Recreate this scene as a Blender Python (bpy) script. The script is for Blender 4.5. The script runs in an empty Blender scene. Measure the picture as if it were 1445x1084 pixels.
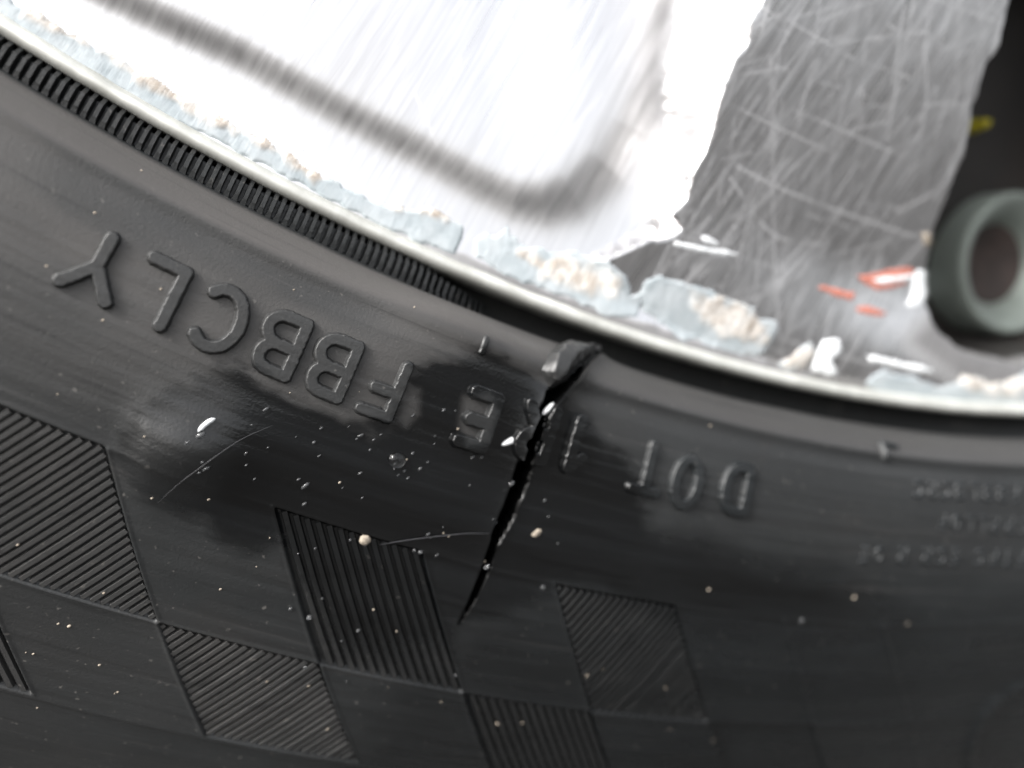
import bpy, math, random
import numpy as np
from mathutils import Matrix, Vector

random.seed(7); rng = np.random.default_rng(7)
SC = bpy.context.scene
COL = SC.collection

# ------------------------------------------------------------------ camera, world, sun
# Wheel frame: unit = rim radius, X right, Y down, Z away from the viewer, origin = wheel centre.
S = 0.19                    # metres per rim radius
HUB = 0.30                  # height of the wheel centre above the ground, metres
RC = np.array([[0.94378376, 0.0, -0.33056348],
               [-0.04034568, 0.9925238, -0.11518996],
               [0.32809212, 0.12205122, 0.93672785]])   # camera axes: right, down, forward
CC = np.array([-0.46258468, 0.92841148, -0.30366696])
FPX, CX, CY = 1150.0, 722.5, 542.0


def W(P):
    P = np.asarray(P, float)
    return np.stack([P[..., 0] * S, P[..., 2] * S, HUB - P[..., 1] * S], -1)


def WV(v):
    return Vector((v[0], v[2], -v[1]))


cam_d = bpy.data.cameras.new('camera')
cam = bpy.data.objects.new('camera', cam_d); COL.objects.link(cam)
cam_d.sensor_width = 36.0
cam_d.lens = 36.0 * FPX / 1445.0
cam_d.clip_start = 0.002; cam_d.clip_end = 2000.0
cr, cu, cf = WV(RC[0]), WV(-RC[1]), WV(RC[2])
M = Matrix((cr, cu, -cf)).transposed().to_4x4()
M.translation = Vector(W(CC))
cam.matrix_world = M
cam_d.dof.use_dof = True
cam_d.dof.focus_distance = 0.278 * S
cam_d.dof.aperture_fstop = 14.0
SC.camera = cam

SUN_EL, SUN_AZ = math.radians(40), math.radians(-68)     # azimuth: from -Y (viewer's side) towards -X (left) when negative
sun_dir = Vector((math.sin(SUN_AZ) * math.cos(SUN_EL), -math.cos(SUN_AZ) * math.cos(SUN_EL), math.sin(SUN_EL)))
world = bpy.data.worlds.new('World'); SC.world = world
world.use_nodes = True
wn, wl = world.node_tree.nodes, world.node_tree.links
bg = wn['Background']
sky = wn.new('ShaderNodeTexSky'); sky.sky_type = 'NISHITA'; sky.sun_disc = False
sky.sun_elevation = SUN_EL
sky.sun_rotation = math.atan2(sun_dir.x, sun_dir.y)
sky.air_density = 1.0; sky.dust_density = 6.0; sky.ozone_density = 1.0
hs = wn.new('ShaderNodeHueSaturation'); hs.inputs['Saturation'].default_value = 0.20
wl.new(sky.outputs[0], hs.inputs['Color']); wl.new(hs.outputs[0], bg.inputs['Color'])
bg.inputs['Strength'].default_value = 0.15
sun_d = bpy.data.lights.new('sun', 'SUN'); sun = bpy.data.objects.new('sun', sun_d); COL.objects.link(sun)
sun_d.energy = 1.0; sun_d.angle = math.radians(12); sun_d.color = (1.0, 0.985, 0.965)
sun.rotation_euler = sun_dir.to_track_quat('Z', 'Y').to_euler()
SC.view_settings.view_transform = 'Standard'; SC.view_settings.look = 'None'
SC.view_settings.exposure = 1.6; SC.view_settings.gamma = 1.0
SC.view_settings.use_curve_mapping = False


# ------------------------------------------------------------------ numeric helpers
def proj(P):
    q = (np.asarray(P, float) - CC) @ RC.T
    return np.stack([CX + FPX * q[..., 0] / q[..., 2], CY + FPX * q[..., 1] / q[..., 2]], -1)


def sst(a, b, x):
    t = np.clip((x - a) / (b - a), 0, 1)
    return t * t * (3 - 2 * t)


def vnoise(x, y, seed=0):
    xi, yi = np.floor(x).astype(np.int64), np.floor(y).astype(np.int64)
    fx, fy = x - xi, y - yi
    fx, fy = fx * fx * (3 - 2 * fx), fy * fy * (3 - 2 * fy)

    def h(i, j):
        n = (i * 374761393 + j * 668265263 + seed * 974634777) & 0xFFFFFFFF
        n = ((n ^ (n >> 13)) * 1274126177) & 0xFFFFFFFF
        return ((n ^ (n >> 16)) & 0xFFFF) / 65535.0
    a = h(xi, yi) * (1 - fx) + h(xi + 1, yi) * fx
    b = h(xi, yi + 1) * (1 - fx) + h(xi + 1, yi + 1) * fx
    return a * (1 - fy) + b * fy


def fbm(x, y, seed=0, o=4):
    s, a, t = 0, 1.0, 0
    for k in range(o):
        s = s + a * vnoise(x * 2 ** k, y * 2 ** k, seed + k); t += a; a *= .5
    return s / t


def sdf(uv, poly):
    """signed distance in trace units, positive inside the polygon"""
    x, y = uv[..., 0], uv[..., 1]
    d = np.full(x.shape, 1e18); ins = np.zeros(x.shape, bool)
    n = len(poly)
    for i in range(n):
        ax, ay = poly[i]; bx, by = poly[(i + 1) % n]
        ex, ey = bx - ax, by - ay
        t = np.clip(((x - ax) * ex + (y - ay) * ey) / (ex * ex + ey * ey + 1e-12), 0, 1)
        d = np.minimum(d, (x - ax - t * ex) ** 2 + (y - ay - t * ey) ** 2)
        if ay != by:
            ins ^= ((ay > y) != (by > y)) & (x < ex * (y - ay) / (by - ay) + ax)
    d = np.sqrt(d)
    return np.where(ins, d, -d)


def dline(uv, pts):
    x, y = uv[..., 0], uv[..., 1]
    d = np.full(x.shape, 1e18)
    for (ax, ay), (bx, by) in zip(pts[:-1], pts[1:]):
        ex, ey = bx - ax, by - ay
        t = np.clip(((x - ax) * ex + (y - ay) * ey) / (ex * ex + ey * ey + 1e-12), 0, 1)
        d = np.minimum(d, (x - ax - t * ex) ** 2 + (y - ay - t * ey) ** 2)
    return np.sqrt(d)


# ------------------------------------------------------------------ tyre profile (r, z)
CTRL = [(.965, .10), (.985, .060), (.9965, .030), (1.0005, .010), (1.0020, .0052), (1.0086, .0046), (1.0096, .0006), (1.0112, -.0042),
        (1.0160, -.0115), (1.0205, -.0166), (1.0218, -.0172), (1.0245, -.0172), (1.032, -.0188), (1.048, -.0208), (1.066, -.0214),
        (1.085, -.0204), (1.1007, -.0187), (1.128, -.0142), (1.1539, -.0080), (1.178, -.0006), (1.1955, .0056), (1.1975, .0064),
        (1.1995, .0100), (1.204, .0120), (1.212, .0155), (1.225, .0220), (1.26, .043), (1.30, .073), (1.36, .128), (1.405, .175),
        (1.43, .23), (1.44, .40), (1.43, .80), (1.36, .93), (1.20, .99), (1.0, .93)]


def pchip(pts, n=4000):
    P = np.array(pts); t = np.r_[0, np.cumsum(np.hypot(*np.diff(P, axis=0).T))]
    h = np.diff(t)[:, None]; dl = np.diff(P, axis=0) / h
    m = np.zeros_like(P); m[0], m[-1] = dl[0], dl[-1]
    for k in range(2):
        for i in range(1, len(P) - 1):
            a, b = dl[i - 1, k], dl[i, k]
            if a * b > 0:
                w1, w2 = 2 * h[i, 0] + h[i - 1, 0], h[i, 0] + 2 * h[i - 1, 0]
                m[i, k] = (w1 + w2) / (w1 / a + w2 / b)
    T = np.linspace(0, t[-1], n); i = np.clip(np.searchsorted(t, T, 'right') - 1, 0, len(P) - 2)
    u = ((T - t[i]) / h[i, 0])[:, None]
    return T, (2 * u**3 - 3 * u**2 + 1) * P[i] + (u**3 - 2 * u**2 + u) * h[i] * m[i] + (3 * u**2 - 2 * u**3) * P[i + 1] + (u**3 - u**2) * h[i] * m[i + 1]


PT, PP = pchip(CTRL, 20000)
NI = np.searchsorted(-(PP[:, 0] < 1.41).astype(int), -0.5)     # first sample past the shoulder
R_AX, Z_AX, T_AX = PP[:NI, 0], PP[:NI, 1], PT[:NI]
R_MONO = np.maximum.accumulate(R_AX + np.arange(NI) * 1e-12)


def prof_s(s):
    return np.interp(s, PT, PP[:, 0]), np.interp(s, PT, PP[:, 1])


def s_of_r(r):
    return np.interp(r, R_MONO, T_AX)


def z_of_r(r):
    return np.interp(r, R_MONO, Z_AX)


def nrm_s(s):
    e = 4e-4
    r0, z0 = prof_s(s - e); r1, z1 = prof_s(s + e)
    tr, tz = r1 - r0, z1 - z0
    L = np.hypot(tr, tz) + 1e-15
    return tz / L, -tr / L         # (n_r, n_z) towards the outside / viewer


def tyre_pt(th, s, d=0.0):
    r, z = prof_s(s); nr, nz = nrm_s(s)
    r = r + nr * d; z = z + nz * d
    return np.stack([r * np.sin(th), r * np.cos(th), z + 0 * th], -1)


def un_tyre(u, v):
    """where the line through a traced point meets the tyre: (theta, s)"""
    q = np.array([(u - CX) / FPX, (v - CY) / FPX, 1.0]) @ RC
    z = -.015
    for _ in range(40):
        P = CC + (z - CC[2]) / q[2] * q
        r = math.hypot(P[0], P[1])
        z = .5 * z + .5 * float(z_of_r(r))
    return math.atan2(P[0], P[1]), float(s_of_r(r))


# ------------------------------------------------------------------ traced shapes
CRACK = [(843, 493), (830, 506), (805, 523), (780, 542), (771, 557), (768, 566), (759, 582), (747, 609), (738, 636), (730, 664), (723, 688),
         (709, 724), (697, 757), (685, 793), (665, 843), (647, 880), (652, 878), (672, 845), (689, 802), (700, 768), (725, 724),
         (736, 698), (743, 680), (747, 664), (754, 634), (763, 605), (768, 588), (778, 568), (790, 554), (806, 534), (837, 508), (852, 494)]
WET = [(262, 548), (300, 522), (345, 520), (395, 552), (430, 565), (480, 590), (520, 600), (552, 602), (572, 560), (578, 512), (610, 502), (680, 498), (730, 522),
       (765, 545), (800, 560), (840, 590), (850, 625), (880, 645), (895, 665), (905, 695), (915, 740), (960, 758), (1020, 775), (1120, 800), (1200, 830),
       (1290, 880), (1300, 905), (1180, 915), (1020, 905), (930, 880), (850, 835), (785, 825), (760, 850), (700, 880), (660, 885), (640, 950), (560, 945),
       (470, 930), (420, 800), (395, 770), (350, 788), (322, 770), (290, 735), (220, 705), (178, 690), (160, 640), (195, 585)]
LOW_SHADE = [(640, 900), (720, 850), (1000, 905), (1300, 905), (1500, 850), (1560, 1180), (440, 1180), (560, 980)]  # shaded lower right, painted in through the wet mask
FILM = [(155, 640), (195, 570), (262, 530), (310, 520), (330, 560), (320, 620), (300, 690), (220, 720), (170, 700)]
DRY_BITS = [[(652, 560), (685, 553), (700, 580), (690, 625), (655, 628), (648, 600)], [(575, 545), (590, 550), (590, 585), (572, 602), (560, 590)],
            [(516, 562), (556, 575), (548, 590), (505, 585)]]
COLS_TOP = [(159, 632), (397, 727), (590, 768), (781, 824), (948, 853)]
COLS_MID = [(221, 885), (452, 943), (649, 980), (830, 1011), (995, 1025), (1139, 1030)]
THT = [un_tyre(*p)[0] for p in COLS_TOP]; THM = [un_tyre(*p)[0] for p in COLS_MID]
DTH = (THM[4] - THM[0]) / 4
SKEW = float(np.mean([a - b for a, b in zip(THT, THM)]))
TH0 = float(np.mean([t - DTH * k for k, t in enumerate(THM[:5])]))
R_TOP, R_MID, R_BOT = 1.1007, 1.1539, 1.1960
S_TOP, S_MID, S_BOT = s_of_r(R_TOP), s_of_r(R_MID), s_of_r(R_BOT)


def edge_th(k, s):
    """theta of checker edge number k at profile position s"""
    return TH0 + DTH * k + SKEW * (S_MID - s) / (S_MID - S_TOP)


# ribbed cells: (column index of left edge, row, rib style)
PANELS = [(-1, 0, 'd'), (1, 0, 'p'), (3, 0, 'f'), (-2, 1, 'p'), (0, 1, 'd'), (2, 1, 'p'), (4, 1, 'n'), (-3, 0, 'p')]


# ------------------------------------------------------------------ object helpers
def grid_mesh(name, P, mat, parent=None, attrs=None, uv=None, keep=None, closed_u=False, label=None):
    """P: (n, m, 3) wheel-frame points -> one mesh object, quads, smooth"""
    n, m = P.shape[:2]
    V = W(P).reshape(-1, 3)
    idx = np.arange(n * m).reshape(n, m)
    a, b, c, d = idx[:-1, :-1], idx[1:, :-1], idx[1:, 1:], idx[:-1, 1:]
    if closed_u:
        idx2 = np.vstack([idx, idx[:1]])
        a, b, c, d = idx2[:-1, :-1], idx2[1:, :-1], idx2[1:, 1:], idx2[:-1, 1:]
    F = np.stack([a, b, c, d], -1).reshape(-1, 4)
    if keep is not None:
        k = keep.reshape(-1)
        F = F[k[F].any(1)]
        used = np.zeros(n * m, bool); used[F.ravel()] = True
        remap = np.cumsum(used) - 1
        V = V[used]; F = remap[F]
    else:
        used = slice(None)
    me = bpy.data.meshes.new(name)
    me.vertices.add(len(V)); me.vertices.foreach_set('co', V.ravel())
    me.loops.add(F.size); me.loops.foreach_set('vertex_index', F.ravel().astype(np.int32))
    me.polygons.add(len(F)); me.polygons.foreach_set('loop_start', np.arange(0, F.size, 4, dtype=np.int32))
    me.update(calc_edges=True)
    me.polygons.foreach_set('use_smooth', np.ones(len(F), bool))
    for k, v in (attrs or {}).items():
        at = me.attributes.new(k, 'FLOAT', 'POINT')
        at.data.foreach_set('value', np.broadcast_to(v, (n, m)).reshape(-1)[used].astype(np.float32))
    if uv is not None:
        at = me.attributes.new('st', 'FLOAT_VECTOR', 'POINT')
        U = np.zeros((n * m, 3), np.float32); U[:, :2] = uv.reshape(-1, 2)
        at.data.foreach_set('vector', U[used].ravel())
    me.materials.append(mat)
    ob = bpy.data.objects.new(name, me); COL.objects.link(ob)
    if parent: ob.parent = parent
    if label: ob['label'] = label
    return ob


def poly_mesh(name, verts, faces, mat, parent=None, smooth=False, attrs=None, label=None):
    me = bpy.data.meshes.new(name)
    me.from_pydata([tuple(v) for v in W(np.array(verts))], [], faces)
    if smooth: me.polygons.foreach_set('use_smooth', [True] * len(me.polygons))
    for k, v in (attrs or {}).items():
        at = me.attributes.new(k, 'FLOAT', 'POINT'); at.data.foreach_set('value', np.asarray(v, np.float32))
    me.materials.append(mat); me.update()
    ob = bpy.data.objects.new(name, me); COL.objects.link(ob)
    if parent: ob.parent = parent
    if label: ob['label'] = label
    return ob


def tag(o, label, cat, group=None):
    o['label'] = label; o['category'] = cat
    if group: o['group'] = group
    return o


# ------------------------------------------------------------------ materials
class NT:
    def __init__(s, name):
        s.m = bpy.data.materials.new(name); s.m.use_nodes = True
        s.n, s.l = s.m.node_tree.nodes, s.m.node_tree.links
        s.b = s.n['Principled BSDF']

    def new(s, t, **kw):
        x = s.n.new(t)
        for k, v in kw.items(): setattr(x, k, v)
        return x

    def put(s, sock, v):
        if isinstance(v, bpy.types.NodeSocket): s.l.new(v, sock)
        elif isinstance(v, (tuple, list)): sock.default_value = (*v, 1.0) if len(v) == 3 and sock.type == 'RGBA' else v
        else: sock.default_value = v

    def attr(s, name, out='Fac'):
        return s.new('ShaderNodeAttribute', attribute_name=name).outputs[out]

    def math(s, op, a, b=None, c=None, clamp=False):
        x = s.new('ShaderNodeMath', operation=op, use_clamp=clamp)
        s.put(x.inputs[0], a)
        if b is not None: s.put(x.inputs[1], b)
        if c is not None: s.put(x.inputs[2], c)
        return x.outputs[0]

    def mix(s, f, a, b):
        x = s.new('ShaderNodeMix', data_type='RGBA')
        s.put(x.inputs[0], f); s.put(x.inputs[6], a); s.put(x.inputs[7], b)
        return x.outputs[2]

    def mixf(s, f, a, b):
        x = s.new('ShaderNodeMix', data_type='FLOAT')
        s.put(x.inputs[0], f); s.put(x.inputs[2], a); s.put(x.inputs[3], b)
        return x.outputs[0]

    def noise(s, vec, scale, detail=4, rough=.55, sx=1, sy=1, rot=0, loc=0):
        mp = s.new('ShaderNodeMapping'); s.put(mp.inputs[0], vec)
        mp.inputs[1].default_value = (loc, loc * .7, 0); mp.inputs[3].default_value = (sx, sy, 1)
        src = mp.outputs[0]
        if rot:
            m2 = s.new('ShaderNodeMapping'); s.put(m2.inputs[0], vec); m2.inputs[2].default_value = (0, 0, rot)
            s.l.new(m2.outputs[0], mp.inputs[0])
        x = s.new('ShaderNodeTexNoise'); s.l.new(src, x.inputs['Vector'])
        x.inputs['Scale'].default_value = scale; x.inputs['Detail'].default_value = detail; x.inputs['Roughness'].default_value = rough
        return x.outputs['Fac']

    def ramp(s, f, a, b, lo=0.0, hi=1.0):
        x = s.new('ShaderNodeMapRange', interpolation_type='SMOOTHSTEP'); s.put(x.inputs[0], f)
        x.inputs[1].default_value = a; x.inputs[2].default_value = b; x.inputs[3].default_value = lo; x.inputs[4].default_value = hi
        return x.outputs[0]

    def bump(s, h, dist, strength=1.0, prev=None):
        x = s.new('ShaderNodeBump'); s.put(x.inputs['Height'], h)
        x.inputs['Distance'].default_value = dist; x.inputs['Strength'].default_value = strength
        if prev: s.l.new(prev, x.inputs['Normal'])
        return x.outputs[0]

    def set(s, **kw):
        for k, v in kw.items(): s.put(s.b.inputs[k.replace('_', ' ')], v)
        return s.m


def rubber(name, has_st=True):
    t = NT(name)
    if has_st: st = t.attr('st', 'Vector')
    else: st = t.new('ShaderNodeTexCoord').outputs['Object']
    k = 1.0 if has_st else 1 / S
    wet = t.attr('wet'); film = t.attr('film'); dust_light = t.attr('dust_light'); fresh_shade = t.attr('fresh_shade')
    big = t.noise(st, 14 * k, 5, .6)
    streak = t.noise(st, 30 * k, 5, .6, sx=.12, sy=2.2, loc=3)
    scuff = t.noise(st, 120 * k, 4, .6, sx=.07, sy=2.6, loc=6)
    grain = t.noise(st, 900 * k, 3, .6)
    fine = t.noise(st, 260 * k, 4, .65)
    dry = t.mix(t.ramp(big, .3, .72), (.0058, .0073, .0081), (.0128, .0149, .0160))
    dry = t.mix(t.math('MULTIPLY', t.ramp(streak, .45, .75), .35), dry, (.008, .008, .008))
    dry = t.mix(t.ramp(t.noise(st, 22 * k, 4, .6, loc=9), .52, .74, 0, .25), dry, (.0170, .0155, .0140))
    dry = t.mix(t.math('MULTIPLY', t.ramp(t.noise(st, 380 * k, 2, .5, loc=4), .66, .76), .7), dry, (.10, .095, .088))
    dry = t.mix(dust_light, dry, (.062, .058, .055))
    dry = t.mix(t.math('MULTIPLY', t.ramp(grain, .63, .8), .45), dry, (.085, .08, .075))
    wetc = t.mix(t.ramp(streak, .35, .7), (.0021, .0022, .0023), (.0050, .0056, .0062))
    dry = t.mix(t.math('MULTIPLY', t.ramp(scuff, .58, .78), .55), dry, (.050, .048, .047))
    dry = t.mix(t.math('MULTIPLY', t.ramp(scuff, .44, .28), .45), dry, (.004, .004, .0042))
    t.set(Base_Color=t.mix(fresh_shade, t.mix(wet, dry, wetc), (.0015, .0015, .0015)))
    r_wet = t.mixf(film, t.ramp(streak, .4, .75, .10, .28), .24)
    r_dry = t.math('ADD', t.ramp(big, .3, .7, .46, .36), t.math('MULTIPLY', dust_light, .25))
    nb = t.bump(grain, .00005, .5)
    nb = t.bump(fine, .00016, t.mixf(wet, .38, .10), nb) if False else nb
    nb = t.bump(scuff, .00006, .35, nb)
    x = t.new('ShaderNodeBump'); t.put(x.inputs['Height'], fine); x.inputs['Distance'].default_value = .00005
    t.put(x.inputs['Strength'], t.mixf(wet, .33, .12)); t.l.new(nb, x.inputs['Normal'])
    t.set(Roughness=t.mixf(wet, r_dry, r_wet), Normal=x.outputs[0], Specular_IOR_Level=t.mixf(fresh_shade, t.mixf(wet, .46, .5), .05))
    return t.m


def alloy(name):
    t = NT(name)
    st = t.attr('st', 'Vector'); grime_shade = t.attr('grime_shade'); scr = t.attr('scratch'); face = t.attr('face')  # first mask holds real grime and painted shade
    brush = t.noise(st, 110, 2, .6, sx=.16, sy=4.0, rot=math.radians(58))
    brush2 = t.noise(st, 260, 1.5, .6, sx=.12, sy=4.0, rot=math.radians(54), loc=5)
    blot = t.noise(st, 12, 4, .6, loc=2)
    scrall = scr
    base = t.mix(t.ramp(brush, .3, .7), (.77, .76, .762), (.87, .86, .862))
    base = t.mix(t.math('MULTIPLY', t.ramp(brush2, .5, .8), .30), base, (.60, .588, .59))
    base = t.mix(t.math('MULTIPLY', face, t.ramp(brush2, .35, .7, .50, .05)), base, (.30, .30, .305))
    base = t.mix(t.math('MULTIPLY', face, t.ramp(blot, .35, .7, .0, .25)), base, (.34, .33, .33))
    base = t.mix(t.math('MULTIPLY', scrall, .8), base, (.88, .88, .89))
    dirt_shade = t.mix(t.ramp(blot, .3, .7), (.009, .008, .0075), (.018, .014, .012))
    g = t.math('MULTIPLY', grime_shade, 1.0, clamp=True)
    t.set(Base_Color=t.mix(g, base, dirt_shade), Metallic=t.mixf(g, t.mixf(scrall, 1.0, .35), 0.0),
          Roughness=t.mixf(g, t.mixf(scrall, t.ramp(brush, .3, .7, .26, .36), .55), .55))
    nb = t.bump(brush, .000012, .4)
    nb = t.bump(brush2, .000010, .4, nb)
    t.set(Normal=nb)
    return t.m


def flange_mat():
    t = NT('worn_lip_metal')
    st = t.attr('st', 'Vector')
    n = t.noise(st, 60, 5, .65); sx = t.noise(st, 40, 4, .6, sx=.2, sy=6)
    base = t.mix(t.ramp(n, .3, .7), (.50, .50, .46), (.68, .68, .635))
    base = t.mix(t.math('MULTIPLY', t.ramp(sx, .55, .75), .7), base, (.30, .30, .27))
    t.set(Base_Color=base, Metallic=.55, Roughness=.42, Normal=t.bump(n, .00004, .5))
    return t.m


def paint_mat():
    t = NT('flaking_paint')
    st = t.attr('st', 'Vector'); core = t.attr('core')
    n = t.noise(st, 70, 5, .7); n2 = t.noise(st, 150, 4, .6, sx=.35, sy=1.6, rot=math.radians(58))
    blue = t.mix(t.ramp(n, .3, .7), (.29, .328, .345), (.41, .44, .455))
    cream = t.mix(t.ramp(n2, .38, .68), (.33, .285, .24), (.60, .57, .535))
    cream = t.mix(t.ramp(n, .45, .62), cream, (.60, .58, .55))
    t.set(Base_Color=t.mix(core, blue, cream), Roughness=t.mixf(core, .42, .8), Normal=t.bump(n2, .00012, .6))
    return t.m


def plain(name, col, rough=.6, var=.25, scale=900, metallic=0, spec=.5):
    t = NT(name)
    o = t.new('ShaderNodeTexCoord').outputs['Object']
    n = t.noise(o, scale, 4, .6)
    c2 = tuple(c * (1 - var) for c in col)
    t.set(Base_Color=t.mix(t.ramp(n, .3, .7), c2, col), Roughness=rough, Metallic=metallic, Specular_IOR_Level=spec, Normal=t.bump(n, .00008, .4))
    return t.m


M_RUB = rubber('black_rubber'); M_RUBO = rubber('black_rubber_small_parts', False)
M_ALLOY = alloy('brushed_alloy'); M_LIP = flange_mat(); M_PAINT = paint_mat()
M_ORANGE = plain('orange_paint', (.52, .19, .14), .6, .25, 600)
M_WHITE = plain('white_paint', (.75, .77, .78), .5, .08, 700)
M_YEL = plain('yellow_paint', (.42, .36, .015), .5)
M_SEAT = plain('grey_green_metal', (.19, .215, .195), .5, .2, 250, .2)
M_RUST = plain('rusty_metal', (.036, .023, .019), .75, .5, 350)
M_DARK = plain('dark_hole_lining', (.02, .018, .016), .6, .4, 300)
M_GRIT = plain('pale_grit', (.34, .29, .23), .8, .4, 4000)
M_FIB = plain('pale_fibre', (.50, .50, .52), .5, .2, 3000)
tw = NT('water'); tw.set(Base_Color=(1, 1, 1), Roughness=.03, IOR=1.333, Transmission_Weight=1.0); M_WATER = tw.m
ts = NT('glint_water'); ts.set(Base_Color=(.42, .43, .44), Roughness=.10, IOR=1.36, Transmission_Weight=.90); M_DROP_GLINT = ts.m  # milky body stands in for glints on the drops
tf = NT('painted_glint'); tf.set(Base_Color=(.80, .81, .82), Roughness=.12, IOR=1.36, Transmission_Weight=.25); M_GLINT = tf.m  # near-white body paints a bright glint on wet rubber
tg = NT('asphalt'); _o = tg.new('ShaderNodeTexCoord').outputs['Object']
_n = tg.noise(_o, 90, 5, .7); _b = tg.noise(_o, .6, 4, .6)
tg.set(Base_Color=tg.mix(tg.ramp(_n, .3, .7), (.032, .031, .030), tg.mix(_b, (.042, .0415, .040), (.058, .057, .055))), Roughness=.9, Normal=tg.bump(_n, .004, .6))
M_GROUND = tg.m

# ------------------------------------------------------------------ ground
g = 600.0
me = bpy.data.meshes.new('ground'); N = 24
xs = np.sign(np.linspace(-1, 1, N)) * np.abs(np.linspace(-1, 1, N)) ** 3 * g
vv = [(x, y, 0.012 * math.sin(x * .9) * math.cos(y * .7) if abs(x) < 20 and abs(y) < 20 and math.hypot(x, y) > 1.5 else 0.0) for x in xs for y in xs]
me.from_pydata(vv, [], [(i * N + j, (i + 1) * N + j, (i + 1) * N + j + 1, i * N + j + 1) for i in range(N - 1) for j in range(N - 1)])
me.materials.append(M_GROUND); gro = bpy.data.objects.new('ground', me); COL.objects.link(gro); gro['kind'] = 'structure'

# ------------------------------------------------------------------ wheel > tyre, rim ...
wheel = bpy.data.objects.new('wheel', None); COL.objects.link(wheel)
tag(wheel, 'scratched alloy wheel with black tyre, its wet sidewall split by a crack', 'wheel')


def axis(dense0, dense1, step, lo, hi, coarse):
    a = np.arange(dense0, dense1, step)
    l = np.arange(dense0 - coarse, lo, -coarse)[::-1]; r = np.arange(dense1 + coarse * .5, hi, coarse)
    return np.r_[l, a, r]


def wet_shade_field(uv, th, s):
    """wet stain and film with ragged, wiped edges, with painted shade low right"""
    jag = (fbm(th * 60, s * 160, 5) - .5) * 44 + (fbm(th * 260, s * 500, 9, 3) - .5) * 14
    d = sdf(uv, WET) + jag
    soft = 15 + 18 * sst(640, 900, uv[..., 1]) + 14 * sst(850, 1000, uv[..., 0])
    w = sst(-soft, soft, d)
    w = np.maximum(w, .62 * sst(-70, 60, sdf(uv, LOW_SHADE) + jag * 1.5))
    for p in DRY_BITS:
        w = w * (1 - .9 * sst(-9, 9, sdf(uv, p)))
    low = sst(700, 900, uv[..., 1])
    w = w * (1 - .22 * low * sst(.35, .65, fbm(th * 40, s * 500, 31)))
    f = sst(-30, 24, sdf(uv, FILM)) * w
    w = w * (1 - .30 * f)
    return w, f


def relief(th, s, uv=None):
    """slow unevenness of the sidewall that everything moulded on it follows"""
    th, s = np.asarray(th, float), np.asarray(s, float)
    if uv is None: uv = proj(tyre_pt(th, s))
    d = (fbm(th * 9, s * 12, 3, 3) - .5) * .0022
    u, v = uv[..., 0], uv[..., 1]
    d = d + .0062 * np.exp(-(((u - 268) / 92) ** 2 + ((v - 640) / 60) ** 2)) * sst(150, 215, u)
    d = d + .0045 * np.exp(-(((u - 660) / 150) ** 2 + ((v - 470) / 85) ** 2)) * sst(s_of_r(1.0100), s_of_r(1.0180), s)
    return d


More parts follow.
